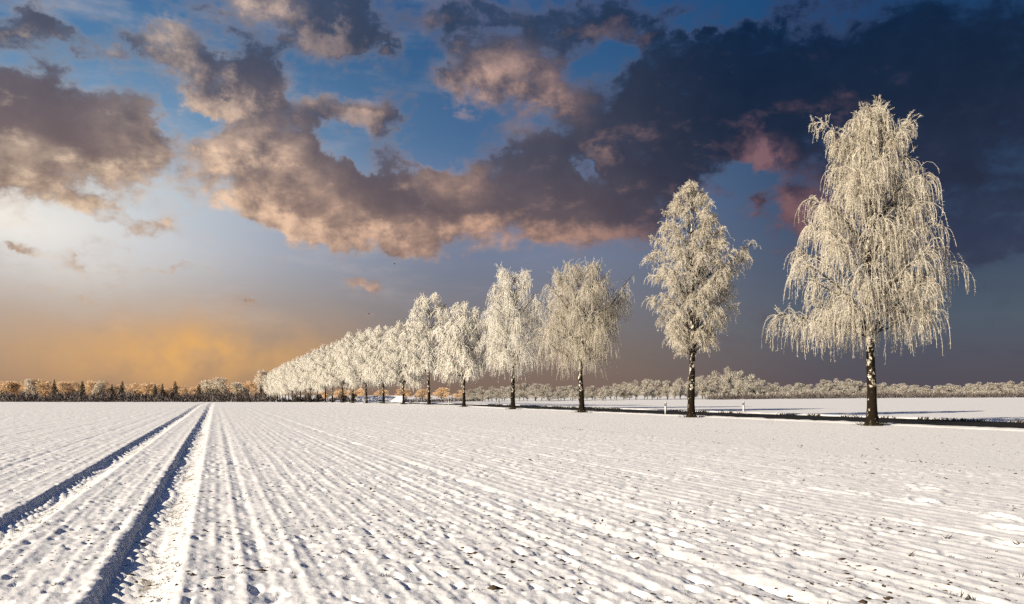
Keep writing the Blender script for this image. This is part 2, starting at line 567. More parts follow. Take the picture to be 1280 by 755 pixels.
M['grass'] = plain('winter_grass', (0.05, 0.042, 0.02), 0.85, 0.45, 2.0)
M['white_paint'] = plain('white_plastic', (0.62, 0.62, 0.60), 0.5, 0.08, 20)
M['black'] = plain('black_plastic', (0.02, 0.02, 0.022), 0.5, 0.2, 20)
M['reflector'] = plain('reflector', (0.55, 0.55, 0.50), 0.2, 0.1, 40)
M['planks'] = plain('weathered_planks', (0.06, 0.045, 0.035), 0.85, 0.35, 4.0)
M['roof_snow'] = plain('roof_snow', (0.86, 0.86, 0.87), 0.7, 0.04, 1.2, 0.3)
M['feather'] = plain('dark_feathers', (0.02, 0.02, 0.022), 0.7, 0.2, 10)


# ------------------------------------------------------------------ the snow field (one sheet to the horizon)
def build_field():
    fine = np.arange(-41.0, 41.001, 0.11)
    coarse = np.arange(44.0, 317.0, 3.0)
    azs = np.radians(np.concatenate([fine, coarse]))
    r = [0.0, 0.8, 1.6, 2.4, 3.0]
    while r[-1] < 5.0: r.append(r[-1] + 0.12)
    while r[-1] < 58: r.append(r[-1] * 1.0052)
    while r[-1] < 620: r.append(r[-1] * 1.02)
    while r[-1] < 6000: r.append(r[-1] * 1.25)
    r = np.array(r)
    RR, AA = np.meshgrid(r, azs, indexing='ij')
    X, Y = RR * np.sin(AA), RR * np.cos(AA)
    u, v = -X * ST + Y * CT, X * CT + Y * ST
    z = base_z(X, Y)
    near = 1 - smooth(70, 150, RR)
    fld = 1 - smooth(15.2, 16.6, v)                      # ploughed field; rough meadow strip up to the trees beyond it
    # drilled rows, wandering a little
    vw = v + 0.05 * (fbm(u / 2.5, v / 1.2, 3, 2) - 0.5)
    along = fbm(u / 0.6, v / 0.15, 11, 2)
    rowz = 0.0048 * np.cos(vw * 2 * np.pi / 0.25) * (0.3 + 1.2 * along) * fld
    rowz += 0.0028 * np.cos(vw * 2 * np.pi / 0.125 + 0.6) * (0.2 + 1.3 * fbm(u / 0.35, v / 0.1, 13, 2)) * (0.5 + 0.5 * fld)
    rowz += 0.0025 * np.cos(vw * 2 * np.pi / 0.95 + 1.0) * fld
    # dragged furrows
    fur = np.zeros_like(z)
    rnd = np.random.RandomState(4)
    lines = [0.02, 0.42, 0.98, 1.76, 2.74, 3.4, 4.3, 5.6, 6.6, 8.2, 9.6, 11.5, 13.3, -1.5, -3.5, -4.35, -5.2, -6.4, -7.6, -9.1, -10.5, -12.5, -15, -18, -22, -27]
    for c in lines:
        wdt = rnd.uniform(0.05, 0.10); dep = rnd.uniform(0.008, 0.022)
        m = 0.25 + 1.2 * smooth(0.35, 0.7, fbm(u / 0.8 + c * 7, v * 0 + c, 21, 3))
        fur -= dep * m * np.exp(-((vw - c) / wdt) ** 2)
    # clods under the snow, pits between them
    lump = (fbm(u / 0.20, v / 0.13, 31, 4, 0.68) - 0.5) * 0.030
    big = (fbm(u / 0.9, v / 0.6, 41, 3) - 0.5) * 0.015
    pit = smooth(0.72, 0.92, vnoise(u / 0.13, v / 0.10, 51)) * (0.3 + smooth(0.4, 0.65, vnoise(u / 1.1, v / 0.8, 52)))
    kick = smooth(0.70, 0.92, vnoise(u / 0.15 + 3, v / 0.12, 55)) * 0.008
    calm = (0.55 + 0.45 * fld) * (1 - 0.22 * smooth(5, 9, v))
    rel = rowz + fur + calm * (lump + big * 0.8 - 0.026 * pit + kick)
    # the two wheel tracks with tyre lugs
    trk = np.zeros_like(z); bare = np.zeros_like(z)
    wob = 0.03 * (fbm(u / 3.0, u * 0 + 0.5, 61, 2) - 0.5)
    for a, b in TRACKS:
        lw = np.clip(np.sin((u + 0.03) * 2 * np.pi / 0.22), 0, 1) ** 2
        vv = v + wob + 0.05 * (fbm(u / 0.45, u * 0 + a, 63, 3) - 0.5) - 0.055 * lw * np.exp(-((v - a) / 0.12) ** 2)
        inside = smooth(a - 0.01, a + 0.035, vv) * (1 - smooth(b - 0.26, b + 0.10, vv))
        s = (vv - a) / (b - a)
        lug = np.clip(np.sin((u + 0.14 * s) * 2 * np.pi / 0.22), 0, 1) ** 5 * (0.55 + 0.7 * vnoise(u / 0.22, v * 0 + a, 65))
        trk = np.where(inside > 0, inside * (-0.098 + 0.062 * lug * (1 - 0.8 * smooth(0.45, 0.75, s))), trk)
        rel = rel * (1 - 0.65 * inside)
        rim = np.exp(-((vv - (a - 0.06)) / 0.07) ** 2) + 0.25 * np.exp(-((vv - (b + 0.12)) / 0.10) ** 2)
        rel = rel + 0.014 * rim * (0.5 + fbm(u / 0.3, v / 0.2, 67, 2))
        bare = np.maximum(bare, smooth(0.40, 0.56, s) * (1 - smooth(0.92, 1.12, s)) * (0.31 + 0.34 * fbm(u / 0.7, v / 0.3, 69, 2)))
    # a walker's footprints at the right
    for fx, fy in ((5.33, 8.56), (5.95, 9.55), (6.42, 10.5), (6.2, 12.0), (7.1, 13.6), (5.4, 7.35)):
        e = ((X - fx) / 0.13) ** 2 + ((Y - fy) / 0.22) ** 2
        rel = rel - 0.075 * np.exp(-e ** 2) + 0.03 * np.exp(-((np.sqrt(e) - 1.45) / 0.3) ** 2)
    # thin patches along the field edge
    bare = np.maximum(bare, 0.42 * np.exp(-((v - 15.9 - 0.4 * (fbm(u / 6, v * 0, 71, 2) - .5)) / 0.22) ** 2) * (0.4 + fbm(u / 1.2, v / 0.5, 73, 2)))
    bare = np.maximum(bare, 0.28 * pit * fld)
    bed = smooth(ROAD[0] - 1.2, ROAD[0] + 0.4, v) * (1 - smooth(ROAD[1] - 0.4, ROAD[1] + 1.6, v)) * smooth(-200, -150, u)
    far = 0.4 * (fbm(X / 14, Y / 9, 77, 3) - 0.5) * smooth(60, 140, RR) * (1 - bed)
    z = z + near * rel * (1 - bed) + trk * (1 - smooth(260, 300, RR)) + far * 0.5 - 0.22 * bed
    z[0, :] = z[0, 0]
    na, nr = len(azs), len(r)
    idx = np.arange(nr * na).reshape(nr, na)
    nx = np.roll(idx, -1, 1)
    q = np.stack([idx[1:-1], nx[1:-1], nx[2:], idx[2:]], -1).reshape(-1, 4)[:, ::-1]
    t = np.stack([idx[0], nx[1], idx[1]], -1)[:, ::-1]
    mb = MB()
    mb.add(np.stack([X, Y, z], -1).reshape(-1, 3), quads=q, tris=t)
    o = mb.build('snow_field', M['snow'], None, True)
    at_ = o.data.attributes.new('bare', 'FLOAT', 'POINT')
    at_.data.foreach_set('value', bare.astype(np.float32).ravel())
    tag(o, 'wide snow covered field with drilled rows and two wheel tracks', kind='structure')
    return o


build_field()


# ------------------------------------------------------------------ road and its snowy verges
def strip(name, mat, v0, v1, nv, zf, kind, us):
    V = np.linspace(v0, v1, nv)
    U, VV = np.meshgrid(us, V, indexing='ij')
    X, Y = uv_xy(U, VV)
    z = base_z(X, Y) + zf(U, VV)
    idx = np.arange(U.size).reshape(U.shape)
    q = np.stack([idx[:-1, :-1], idx[:-1, 1:], idx[1:, 1:], idx[1:, :-1]], -1).reshape(-1, 4)
    mb = MB(); mb.add(np.stack([X, Y, z], -1).reshape(-1, 3), quads=q)
    o = mb.build(name, mat, None, True)
    o['kind'] = kind
    return o


US = np.concatenate([np.arange(-60, 6, 3.0), np.arange(6, 110, 0.22), np.arange(110, 520, 1.0)])
strip('road', M['asphalt'], ROAD[0] - 0.5, ROAD[1] + 0.5, 14, lambda u, v: 0.02 + 0.03 * (1 - ((v - 39.3) / 4.5) ** 2), 'structure', US)
strip('road_verge', M['snow'], ROAD[0] - 2.3, ROAD[0] + 0.35, 14,
      lambda u, v: 0.05 + 0.07 * (fbm(u / 0.8, v / 0.5, 81, 3) - 0.35) - 0.30 * smooth(ROAD[0] - 0.5, ROAD[0] + 0.35, v + 0.7 * (fbm(u / 1.1, v * 0, 83, 3) - 0.5)) - 0.16 * (1 - smooth(ROAD[0] - 2.3, ROAD[0] - 1.5, v)), 'structure', US)
strip('road_verge', M['snow'], ROAD[1] - 0.45, ROAD[1] + 3.2, 18,
      lambda u, v: 0.10 + 0.12 * (fbm(u / 1.0, v / 0.6, 85, 3) - 0.35) - 0.40 * (1 - smooth(ROAD[1] - 0.45, ROAD[1] + 0.55, v + 0.9 * (fbm(u / 1.3, v * 0, 87, 3) - 0.5))) - 0.22 * smooth(ROAD[1] + 1.2, ROAD[1] + 3.2, v), 'structure', US)


# ------------------------------------------------------------------ birches
RNG = np.random.RandomState(12)


def unit(a):
    return a / (np.linalg.norm(a, axis=-1, keepdims=True) + 1e-9)


def grow(p0, d0, L, droop, K, rng, wob=0.25, gain=1.0):
    """polylines from p0 along d0 that bend down with droop (per strand)"""
    n = len(p0)
    pts = np.zeros((n, K, 3)); pts[:, 0] = p0
    d = unit(d0)
    for k in range(1, K):
        d = d + np.stack([np.zeros(n), np.zeros(n), -droop * gain * (0.3 + 1.2 * k / K)], -1) + rng.normal(0, wob / K ** 0.5, (n, 3)) * np.array([1, 1, 0.5])
        d = unit(d)
        pts[:, k] = pts[:, k - 1] + d * (L / (K - 1))[:, None]
    return pts


def pick_on(pts, n, rng, s0=0.0, s1=1.0, wgt=None):
    i = rng.randint(0, len(pts), n) if wgt is None else rng.choice(len(pts), n, p=wgt / wgt.sum())
    s = rng.uniform(s0, s1, n) * (pts.shape[1] - 1)
    k = np.minimum(s.astype(int), pts.shape[1] - 2)
    f = (s - k)[:, None]
    p = pts[i, k] * (1 - f) + pts[i, k + 1] * f
    t = unit(pts[i, k + 1] - pts[i, k])
    return p, t, i, s / (pts.shape[1] - 1)


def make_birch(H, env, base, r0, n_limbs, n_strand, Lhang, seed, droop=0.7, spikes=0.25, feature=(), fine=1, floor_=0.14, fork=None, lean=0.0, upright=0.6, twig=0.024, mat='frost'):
    """one frosted birch. env: list of (height fraction, reach to -x, reach to +x) in metres"""
    rng = np.random.RandomState(seed)
    env = np.array(env, float)
    root = empty('birch_tree', (0, 0, 0))
    K = 16
    tz = np.linspace(0, 1, K)
    wx = np.cumsum(rng.normal(0, 0.035, K)) * (H / 17); wy = np.cumsum(rng.normal(0, 0.035, K)) * (H / 17)
    wx[:3] *= 0.3; wy[:3] *= 0.3
    trunk = np.stack([wx - wx[0] + lean * tz * H, wy - wy[0], tz * H * 0.95 - 0.15], -1)
    rad = r0 * (1 - tz) ** 0.85 + 0.015
    rad[0] *= 1.35; rad[1] *= 1.04
    tb = MB(); tb.tubes(trunk[None], rad[None], 10)
    fz = np.array([-0.2, 0.0, 0.12, 0.3, 0.6, 1.0])
    fl = np.stack([np.interp(fz, trunk[:, 2], trunk[:, 0]), np.interp(fz, trunk[:, 2], trunk[:, 1]), fz], -1)
    tb.tubes(fl[None], (r0 * np.array([2.1, 1.75, 1.5, 1.25, 1.08, 0.9]))[None], 10)
    def tr(h):
        h = np.asarray(h, float)
        s = np.clip((h + 0.15) / (0.95 * H), 0, 1) * (K - 1)
        return np.stack([np.interp(s, np.arange(K), trunk[:, i]) for i in range(3)], -1)
    # limbs: tips on the crown outline
    starts, ends, mids = [], [], []
    ga = rng.uniform(0, 6.28)
    lo, hi = env[0, 0], env[-1, 0]
    for i in range(n_limbs):
        t = lo + (hi - lo) * ((i + rng.uniform(0, 1)) / n_limbs) ** 0.9
        phi = ga + i * 2.39996 + rng.normal(0, 0.25)
        c = math.cos(phi)
        l, r_ = np.interp(t, env[:, 0], env[:, 1]), np.interp(t, env[:, 0], env[:, 2])
        reach = (l * (1 - c) / 2 + r_ * (1 + c) / 2) * rng.uniform(0.68, 1.0)
        zt = t * H
        zs = max(base * H, zt - reach * rng.uniform(0.55, 1.0) * (upright + 0.5 * t) - 0.3)
        zs = min(zs, zt - 0.1)
        s = tr(zs)
        e = np.array([s[0] + math.cos(phi) * reach, s[1] + math.sin(phi) * reach, zt])
        m = s * 0.45 + e * 0.55; m[2] = zs + (zt - zs) * rng.uniform(0.66, 0.95)
        starts.append(s); ends.append(e); mids.append(m)
    for (fs, fx, fy, ft) in feature:                     # boughs that stand out of the outline
        s = tr(fs * H); e = np.array([fx, fy, ft * H])
        m = s * 0.5 + e * 0.5; m[2] = s[2] + (e[2] - s[2]) * 0.42
        starts.append(s); ends.append(e); mids.append(m)
    S, E, Mi = np.array(starts), np.array(ends), np.array(mids)
    ts = np.linspace(0, 1, 9)[None, :, None]
    limbs = (1 - ts) ** 2 * S[:, None] + 2 * ts * (1 - ts) * Mi[:, None] + ts ** 2 * E[:, None]
    limbs = limbs + rng.normal(0, 0.05, limbs.shape) * (ts > 0.05)
    ll = np.linalg.norm(E - S, axis=1)
    lr = (0.012 * ll + 0.012)[:, None] * (1 - 0.78 * np.linspace(0, 1, 9))[None]
    lb = MB(); lb.tubes(limbs, lr, 5)
    if fork:
        f0, fx, ft = fork
        s = tr(f0 * H); e = np.array([fx, 0.2, ft * H])
        fk = s[None] * (1 - ts[0]) + e[None] * ts[0]; fk[:, 0] += 0.25 * np.sin(np.linspace(0, np.pi, 9)) * np.sign(fx)
        lb.tubes(fk[None], (r0 * 0.55 * (1 - 0.8 * np.linspace(0, 1, 9)))[None], 7)
    # secondary branches
    nb = 9 if fine else 6
    p, t, i, s = pick_on(limbs, n_limbs * nb, rng, 0.22, 1.0)
    out = p.copy(); out[:, :2] -= tr(p[:, 2])[:, :2]; out[:, 2] = 0
    d = t * 0.8 + unit(out) * 0.35 + rng.normal(0, 0.55, p.shape); d[:, 2] += 0.25
    L = (0.17 * ll[np.minimum(i, len(ll) - 1)] + 0.30) * rng.uniform(0.5, 1.2, len(p)) * (1.25 - 0.7 * s)
    sub = grow(p, d, L, np.full(len(p), 0.16 * droop), 7, rng, 0.35)
    nsub = len(sub) // 2
    lb.tubes(sub[:nsub], np.linspace(0.016, 0.006, 7)[None] * np.ones((nsub, 1)), 3)
    cb = MB()
    cb.tubes(sub[nsub:], np.linspace(0.022, 0.014, 7)[None] * np.ones((len(sub) - nsub, 1)), 3)
    # hanging, frosted twigs
    n1 = int(n_strand * 0.74)
    pa, ta, _, _ = pick_on(sub, n1, rng, 0.1, 1.0, rng.gamma(0.9, 1.0, len(sub)) + 0.5)
    pb, tb_, _, _ = pick_on(limbs, n_strand - n1, rng, 0.42, 1.0)
    p = np.concatenate([pa, pb]); t = np.concatenate([ta, tb_])
    n = len(p)
    hf = np.clip(p[:, 2] / H, 0, 1)
    d = t * 0.45 + rng.normal(0, 0.5, p.shape); d[:, 2] = np.abs(d[:, 2]) * 0.5 - 0.05
    L = Lhang * rng.uniform(0.30, 1.0, n) * np.where(hf > 0.85, 0.6, 1.0) * (1.15 - 0.35 * hf)
    L = np.minimum(L, np.maximum(0.25, p[:, 2] - floor_ * H * rng.uniform(0.8, 1.5, n)))
    up = (rng.uniform(0, 1, n) < spikes * (0.35 + 0.9 * hf))
    L = np.where(up, Lhang * rng.uniform(0.16, 0.34, n), L)
    d[up, 2] += 0.7
    dr = np.where(up, 0.06, droop * rng.uniform(0.55, 1.3, n))
    Ks = 7 if fine else 5
    st = grow(p, d, L, dr, Ks, rng, 0.30)
    rad = np.linspace(1.0, 0.55, Ks)[None] * (twig * 0.55 * rng.uniform(0.7, 1.3, n))[:, None]
    cb.tubes(st, rad, 3)
    # short side twigs furred with frost
    mt = 26 if fine else 8
    pp, tt, ii, ss = pick_on(st, n * mt, rng, 0.05, 1.0)
    sd = unit(rng.normal(0, 1, pp.shape)) + tt * 0.55; sd[:, 2] -= 0.35 * droop * np.where(up[ii], -0.6, 1)
    sd = unit(sd)
    tl = rng.uniform(0.05, 0.17, len(pp)) * (1.0 if fine else 1.7)
    w = unit(np.cross(sd, rng.normal(0, 1, pp.shape))) * (twig * (0.45 if fine else 0.5))
    tv = np.stack([pp - w, pp + w, pp + sd * tl[:, None]], 1)
    cb.add(tv, tris=np.arange(len(pp) * 3).reshape(-1, 3))
    tb.build('trunk', M['bark'], root, True)
    lb.build('limbs', M['dark_bark'], root, True)
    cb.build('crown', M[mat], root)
    # root flare with a collar of frozen grass
    gb = MB()
    k = 110
    a = rng.uniform(0, 6.28, k); rr = r0 * rng.uniform(1.4, 3.6, k)
    b0 = np.stack([np.cos(a) * rr, np.sin(a) * rr, np.full(k, -0.05)], -1)
    tip = b0 * np.array([1.25, 1.25, 0]) + np.stack([rng.normal(0, .05, k), rng.normal(0, .05, k), rng.uniform(0.05, 0.26, k)], -1)
    side = np.stack([-np.sin(a), np.cos(a), a * 0], -1) * 0.03
    gb.add(np.stack([b0 - side, b0 + side, tip], 1), tris=np.arange(k * 3).reshape(-1, 3))
    gb.build('grass_collar', M['grass'], root)['kind'] = 'stuff'
    return root


def place(o, u, v, rz=0.0, s=1.0):
    x, y = uv_xy(u, v)
    o.location = (x, y, gz(x, y) + 0.01)
    o.rotation_euler = (0, 0, rz)
    o.scale = (s, s, s)
    return o


V0 = 32.5
U_ROW = []
for px_ in (1090, 864, 727, 641, 581, 538, 505, 479, 458):
    k_ = (px_ - CX) / FPX
    U_ROW.append((V0 * CT - k_ * V0 * ST) / (ST + k_ * CT))
while len(U_ROW) < 27:
    U_ROW.append(U_ROW[-1] + 18.6)
GROUP = 'frosted birches in the row along the road'
b0 = make_birch(17.1, [(0.33, 4.6, 3.4), (0.42, 4.5, 4.0), (0.52, 4.0, 4.0), (0.60, 3.7, 3.3), (0.70, 3.3, 3.3), (0.80, 2.6, 2.7), (0.90, 1.6, 1.6), (0.985, 0.5, 0.5)], 0.27, 0.25, 60, 5900, 2.3, 9, droop=1.15, spikes=0.16,
               feature=((0.30, -5.0, 0.5, 0.35), (0.42, 4.2, -0.4, 0.50), (0.40, 4.1, 0.6, 0.47), (0.80, -2.6, 0.1, 0.94), (0.80, 2.2, 0.0, 0.94), (0.82, 2.0, 0.3, 0.92), (0.80, -2.3, -0.3, 0.91), (0.62, 3.1, 0.2, 0.765), (0.33, -3.6, -1.2, 0.36), (0.34, 2.2, -0.8, 0.36)), floor_=0.14)
tag(place(b0, U_ROW[0], V0), 'tallest weeping frosted birch at the right, nearest of the row', 'tree', GROUP)
b1 = make_birch(17.3, [(0.30, 1.3, 1.3), (0.38, 2.5, 2.3), (0.48, 3.2, 3.1), (0.60, 3.7, 3.6), (0.70, 3.5, 3.3), (0.80, 2.9, 2.4), (0.90, 1.9, 1.6), (0.985, 0.5, 0.5)], 0.25, 0.24, 84, 7600, 1.15, 5, droop=0.6, spikes=0.36,
               feature=((0.55, 4.5, 0.1, 0.735), (0.52, 4.1, 0.3, 0.72), (0.50, 3.9, -0.5, 0.68), (0.50, 3.8, 0.2, 0.64)), floor_=0.25, fork=(0.27, 0.9, 0.72), upright=0.75)
tag(place(b1, U_ROW[1], V0), 'oval frosted birch with forked trunk, second from the right', 'tree', GROUP)
b2 = make_birch(14.2, [(0.40, 3.4, 2.8), (0.55, 4.5, 3.6), (0.68, 4.6, 3.9), (0.80, 4.2, 3.6), (0.90, 3.1, 2.7), (0.985, 1.9, 0.9)], 0.30, 0.25, 56, 4600, 2.7, 8, droop=1.15, spikes=0.2,
               feature=((0.5, 4.9, 0.0, 0.93), (0.5, 4.4, 0.4, 0.86), (0.5, 4.2, -0.4, 0.80), (0.5, 3.9, 0.3, 0.76), (0.6, -1.5, 0.0, 1.0), (0.6, 1.9, 0.2, 0.98)), floor_=0.17)
tag(place(b2, U_ROW[2], V0), 'broad weeping frosted birch with a bough jutting right, third from the right', 'tree', GROUP)
b3 = make_birch(16.5, [(0.34, 3.0, 2.6), (0.48, 4.2, 3.5), (0.62, 4.3, 3.5), (0.76, 3.8, 3.4), (0.90, 2.4, 3.0), (0.985, 1.3, 1.8)], 0.28, 0.25, 54, 4000, 2.5, 13, droop=1.05, spikes=0.26,
               feature=((0.7, -1.4, 0, 1.0), (0.7, 1.6, 0, 0.985)), floor_=0.17, twig=0.030, mat='frost_lit')
tag(place(b3, U_ROW[3], V0), 'tall full frosted birch with drooping skirt, fourth from the right', 'tree', GROUP)
kinds = [
    make_birch(15.0, [(0.32, 3.4, 3.2), (0.5, 4.6, 4.2), (0.66, 4.5, 4.2), (0.82, 3.3, 3.5), (0.985, 1.3, 1.2)], 0.28, 0.22, 46, 2600, 2.3, 21, droop=1.0, spikes=0.22, fine=0, floor_=0.15, twig=0.075, mat='frost_lit'),
    make_birch(17.5, [(0.34, 3.8, 3.6), (0.5, 5.4, 4.6), (0.68, 5.3, 4.2), (0.84, 3.7, 3.2), (0.985, 1.7, 1.2)], 0.28, 0.23, 46, 2800, 2.1, 34, droop=0.85, spikes=0.32, fine=0, floor_=0.16, twig=0.075, lean=0.01, mat='frost_lit'),
    make_birch(16.0, [(0.28, 4.2, 4.2), (0.45, 5.4, 5.2), (0.62, 5.2, 5.0), (0.8, 4.0, 4.0), (0.985, 1.6, 1.6)], 0.25, 0.22, 46, 2800, 2.6, 55, droop=1.0, spikes=0.2, fine=0, floor_=0.10, twig=0.075, mat='frost_lit'),
]
HS = [14.6, 18.2, 15.4, 16.2, 17.2, 18.0, 17.2, 18.0, 18.2, 18.2, 18.2, 18.4, 18.6, 18.8, 18.8, 19.4, 19.2, 19.4, 19.4, 19.6, 19.6, 19.6]
BASEH = (15.0, 17.5, 16.0)
ORD = ['fifth', 'sixth', 'seventh', 'eighth', 'ninth', 'tenth', 'eleventh', 'twelfth', 'thirteenth', 'fourteenth']
used = [False] * 3
for k, h in enumerate(HS):
    i = (0, 1, 2, 0, 2, 1)[k % 6]
    o = kinds[i] if not used[i] else copy_tree(kinds[i])
    used[i] = True
    place(o, U_ROW[4 + k] + random.uniform(-0.4, 0.4), V0 + random.uniform(-0.25, 0.25), k * 1.9 if k > 2 else 0, h / BASEH[i])
    if k < len(ORD):
        tag(o, 'frosted birch with dark trunk in the road row, %s from the right' % ORD[k], 'tree', GROUP)
    else:
        j = len(HS) - 1 - k
        tag(o, 'white frosted birch in the crowded far end of the row, ' + ('leftmost of all' if j == 0 else '%s from its left end' % (['', 'second', 'third', 'fourth'] + ORD)[j]), 'tree', GROUP)


# ------------------------------------------------------------------ far woods
def make_puff(seed, W=8.0, H=11.0, n=1500, trunk=0.22, mat='frost_far', lobes=11, tl=0.9, name='frosted_tree', open_=0.0):
    rng = np.random.RandomState(seed)
    root = empty(name, (0, 0, 0))
    tb = MB()
    K = 7
    s = np.linspace(0, 1, K)
    tk = np.stack([0.3 * np.cumsum(rng.normal(0, .3, K)), 0.3 * np.cumsum(rng.normal(0, .3, K)), s * H * 0.6 - 0.3], -1); tk[:, :2] -= tk[0, :2]
    tb.tubes(tk[None], (0.20 * (1 - 0.75 * s))[None], 6)
    cen, rad = [], []
    for j in range(lobes):
        a = rng.uniform(0, 6.28); f = rng.uniform(0, 1) ** 0.6
        zz = trunk * H + (H - trunk * H) * (0.22 + 0.62 * rng.uniform(0, 1))
        q = (zz / H - trunk) / (1 - trunk)
        rr = W / 2 * f * 0.72 * math.sqrt(max(0.05, 1 - (max(0, q - 0.35) / 0.75) ** 2))
        cen.append((math.cos(a) * rr, math.sin(a) * rr, zz)); rad.append(W * rng.uniform(0.14, 0.25))
    cen.append((0, 0, H * 0.86)); rad.append(H * 0.13)
    cen, rad = np.array(cen), np.array(rad)
    ts = np.linspace(0, 1, 5)[None, :, None]
    st = np.stack([np.zeros(len(cen)), np.zeros(len(cen)), cen[:, 2] * 0.42], -1)
    lim = st[:, None] * (1 - ts) + cen[:, None] * ts
    tb.tubes(lim, np.linspace(0.09, 0.03, 5)[None] * np.ones((len(cen), 1)), 4)
    i = rng.randint(0, len(cen), n)
    d = unit(rng.normal(0, 1, (n, 3)) + np.array([0, 0, 0.25]))
    p = cen[i] + d * (rad[i] * rng.uniform(0.25, 0.85, n))[:, None] * np.array([1, 1, 0.9])
    L = tl * rng.uniform(0.4, 1.0, n)
    e = unit(d + rng.normal(0, 0.45, (n, 3)))
    w = unit(np.cross(e, rng.normal(0, 1, (n, 3)))) * (0.13 * tl)
    cb = MB()
    cb.add(np.stack([p - w, p + w, p + e * L[:, None] + w * 0.4, p + e * L[:, None] - w * 0.4], 1), quads=np.arange(n * 4).reshape(-1, 4))
    tb.build('trunk', M['dark_bark'], root, True)
    cb.build('crown', M[mat], root)
    return root


def make_conifer(seed, H=12.0, W=5.0):
    rng = np.random.RandomState(seed)
    root = empty('conifer_tree', (0, 0, 0))
    tb = MB(); s = np.linspace(0, 1, 5)
    tb.tubes(np.stack([s * 0, s * 0, s * H - 0.3], -1)[None], (0.2 * (1 - 0.95 * s))[None], 6)
    n = 1300
    q = rng.uniform(0, 1, n) ** 0.8
    q = (np.floor(q * 16) + rng.uniform(0, 0.55, n)) / 16
    a = rng.uniform(0, 6.28, n)
    rr = W / 2 * (1 - q) ** 0.85 * rng.uniform(0.25, 1.0, n) * (0.8 + 0.25 * np.sin(a * 3 + q * 40))
    p = np.stack([np.cos(a) * rr, np.sin(a) * rr, H * (0.10 + 0.90 * q) - rr * 0.30], -1)
    d = np.stack([np.cos(a), np.sin(a), np.full(n, -0.35)], -1) + rng.normal(0, .25, (n, 3))
    d = unit(d) * (0.9 * (1 - q) + 0.25)[:, None]
    w = np.stack([-np.sin(a), np.cos(a), rng.normal(0, .3, n)], -1) * 0.20
    cb = MB(); cb.add(np.stack([p - w, p + w, p + d], 1), tris=np.arange(n * 3).reshape(-1, 3))
    tb.build('trunk', M['dark_bark'], root, True); cb.build('crown', M['conifer'], root)
    return root


class Pool:
    def __init__(self, protos):
        self.p, self.u, self.k = protos, [False] * len(protos), 0

    def put(self, px, Y, h_px_top, width_m=None, i=None, dx=0.0):
        """a tree standing at depth Y whose top shows at row h_px_top from the photograph's viewpoint"""
        i = random.randrange(len(self.p)) if i is None else i
        src, H0, W0 = self.p[i]
        o = src if not self.u[i] else copy_tree(src)
        self.u[i] = True
        X = at(px, Y)
        z0 = gz(X, Y) - 0.1
        H = (CAM_H + (YH - h_px_top) / FPX * Y) - z0
        sc = H / H0
        sw = sc if width_m is None else width_m / W0
        o.location = (X, Y, z0); o.rotation_euler = (0, 0, random.uniform(0, 6.28)); o.scale = (sw, sw, sc)
        return o


def prof(pts, x):
    a = np.array(pts, float)
    return float(np.interp(x, a[:, 0], a[:, 1]))


round_far = Pool([(make_puff(101 + k, 9.0, 11.0, 2400, 0.02, 'frost_far', 15, 0.8), 11.0, 9.0) for k in range(4)])
TOP_R = [(585, 486), (610, 482), (640, 480), (680, 478), (700, 482), (727, 481), (770, 480), (800, 474), (840, 472), (870, 470), (890, 463), (910, 458), (932, 461), (950, 475), (980, 480), (1010, 478), (1040, 473), (1060, 472), (1090, 478), (1120, 479), (1160, 481), (1200, 480), (1230, 476), (1250, 479), (1280, 475), (1320, 478)]


def spot(px_):
    for lim, txt in ((581, 'left of the fifth birch'), (641, 'between fifth and fourth birch'), (727, 'between fourth and third birch'), (800, 'just right of the third birch'), (872, 'just left of the second birch'),
                     (925, 'just right of the second birch'), (1010, 'midway between the two right birches'), (1090, 'just left of the tallest birch'), (1180, 'just right of the tallest birch')):
        if px_ < lim:
            return txt
    return 'at the far right'


x = 588.0
while x < 1310:
    top = prof(TOP_R, x)
    Y = random.uniform(590, 640)
    big = 870 < x < 948
    o = round_far.put(x, Y, top + random.uniform(-1.5, 2.5), random.uniform(15, 19) if big else random.uniform(12, 18))
    if big:
        tag(o, 'tall rounded frosted tree standing above the far wood behind the forked birch', 'tree', 'tall trees in the far wood right of the forked birch')
    else:
        tag(o, 'grey frosted round tree at back of far wood, ' + spot(x), 'tree', 'back trees of the far wood, ' + spot(x))
    x += random.uniform(11, 17)
x = 592.0
while x < 1300:
    top = prof(TOP_R, x)
    o = round_far.put(x, random.uniform(555, 580), 494 - (494 - top) * random.uniform(0.35, 0.68) + (2.0 if x > 950 else 0), random.uniform(8, 13))
    tag(o, 'small frosted bush at front of far wood, ' + spot(x), 'bush', 'front bushes of the far wood, ' + spot(x))
    x += random.uniform(7, 11)

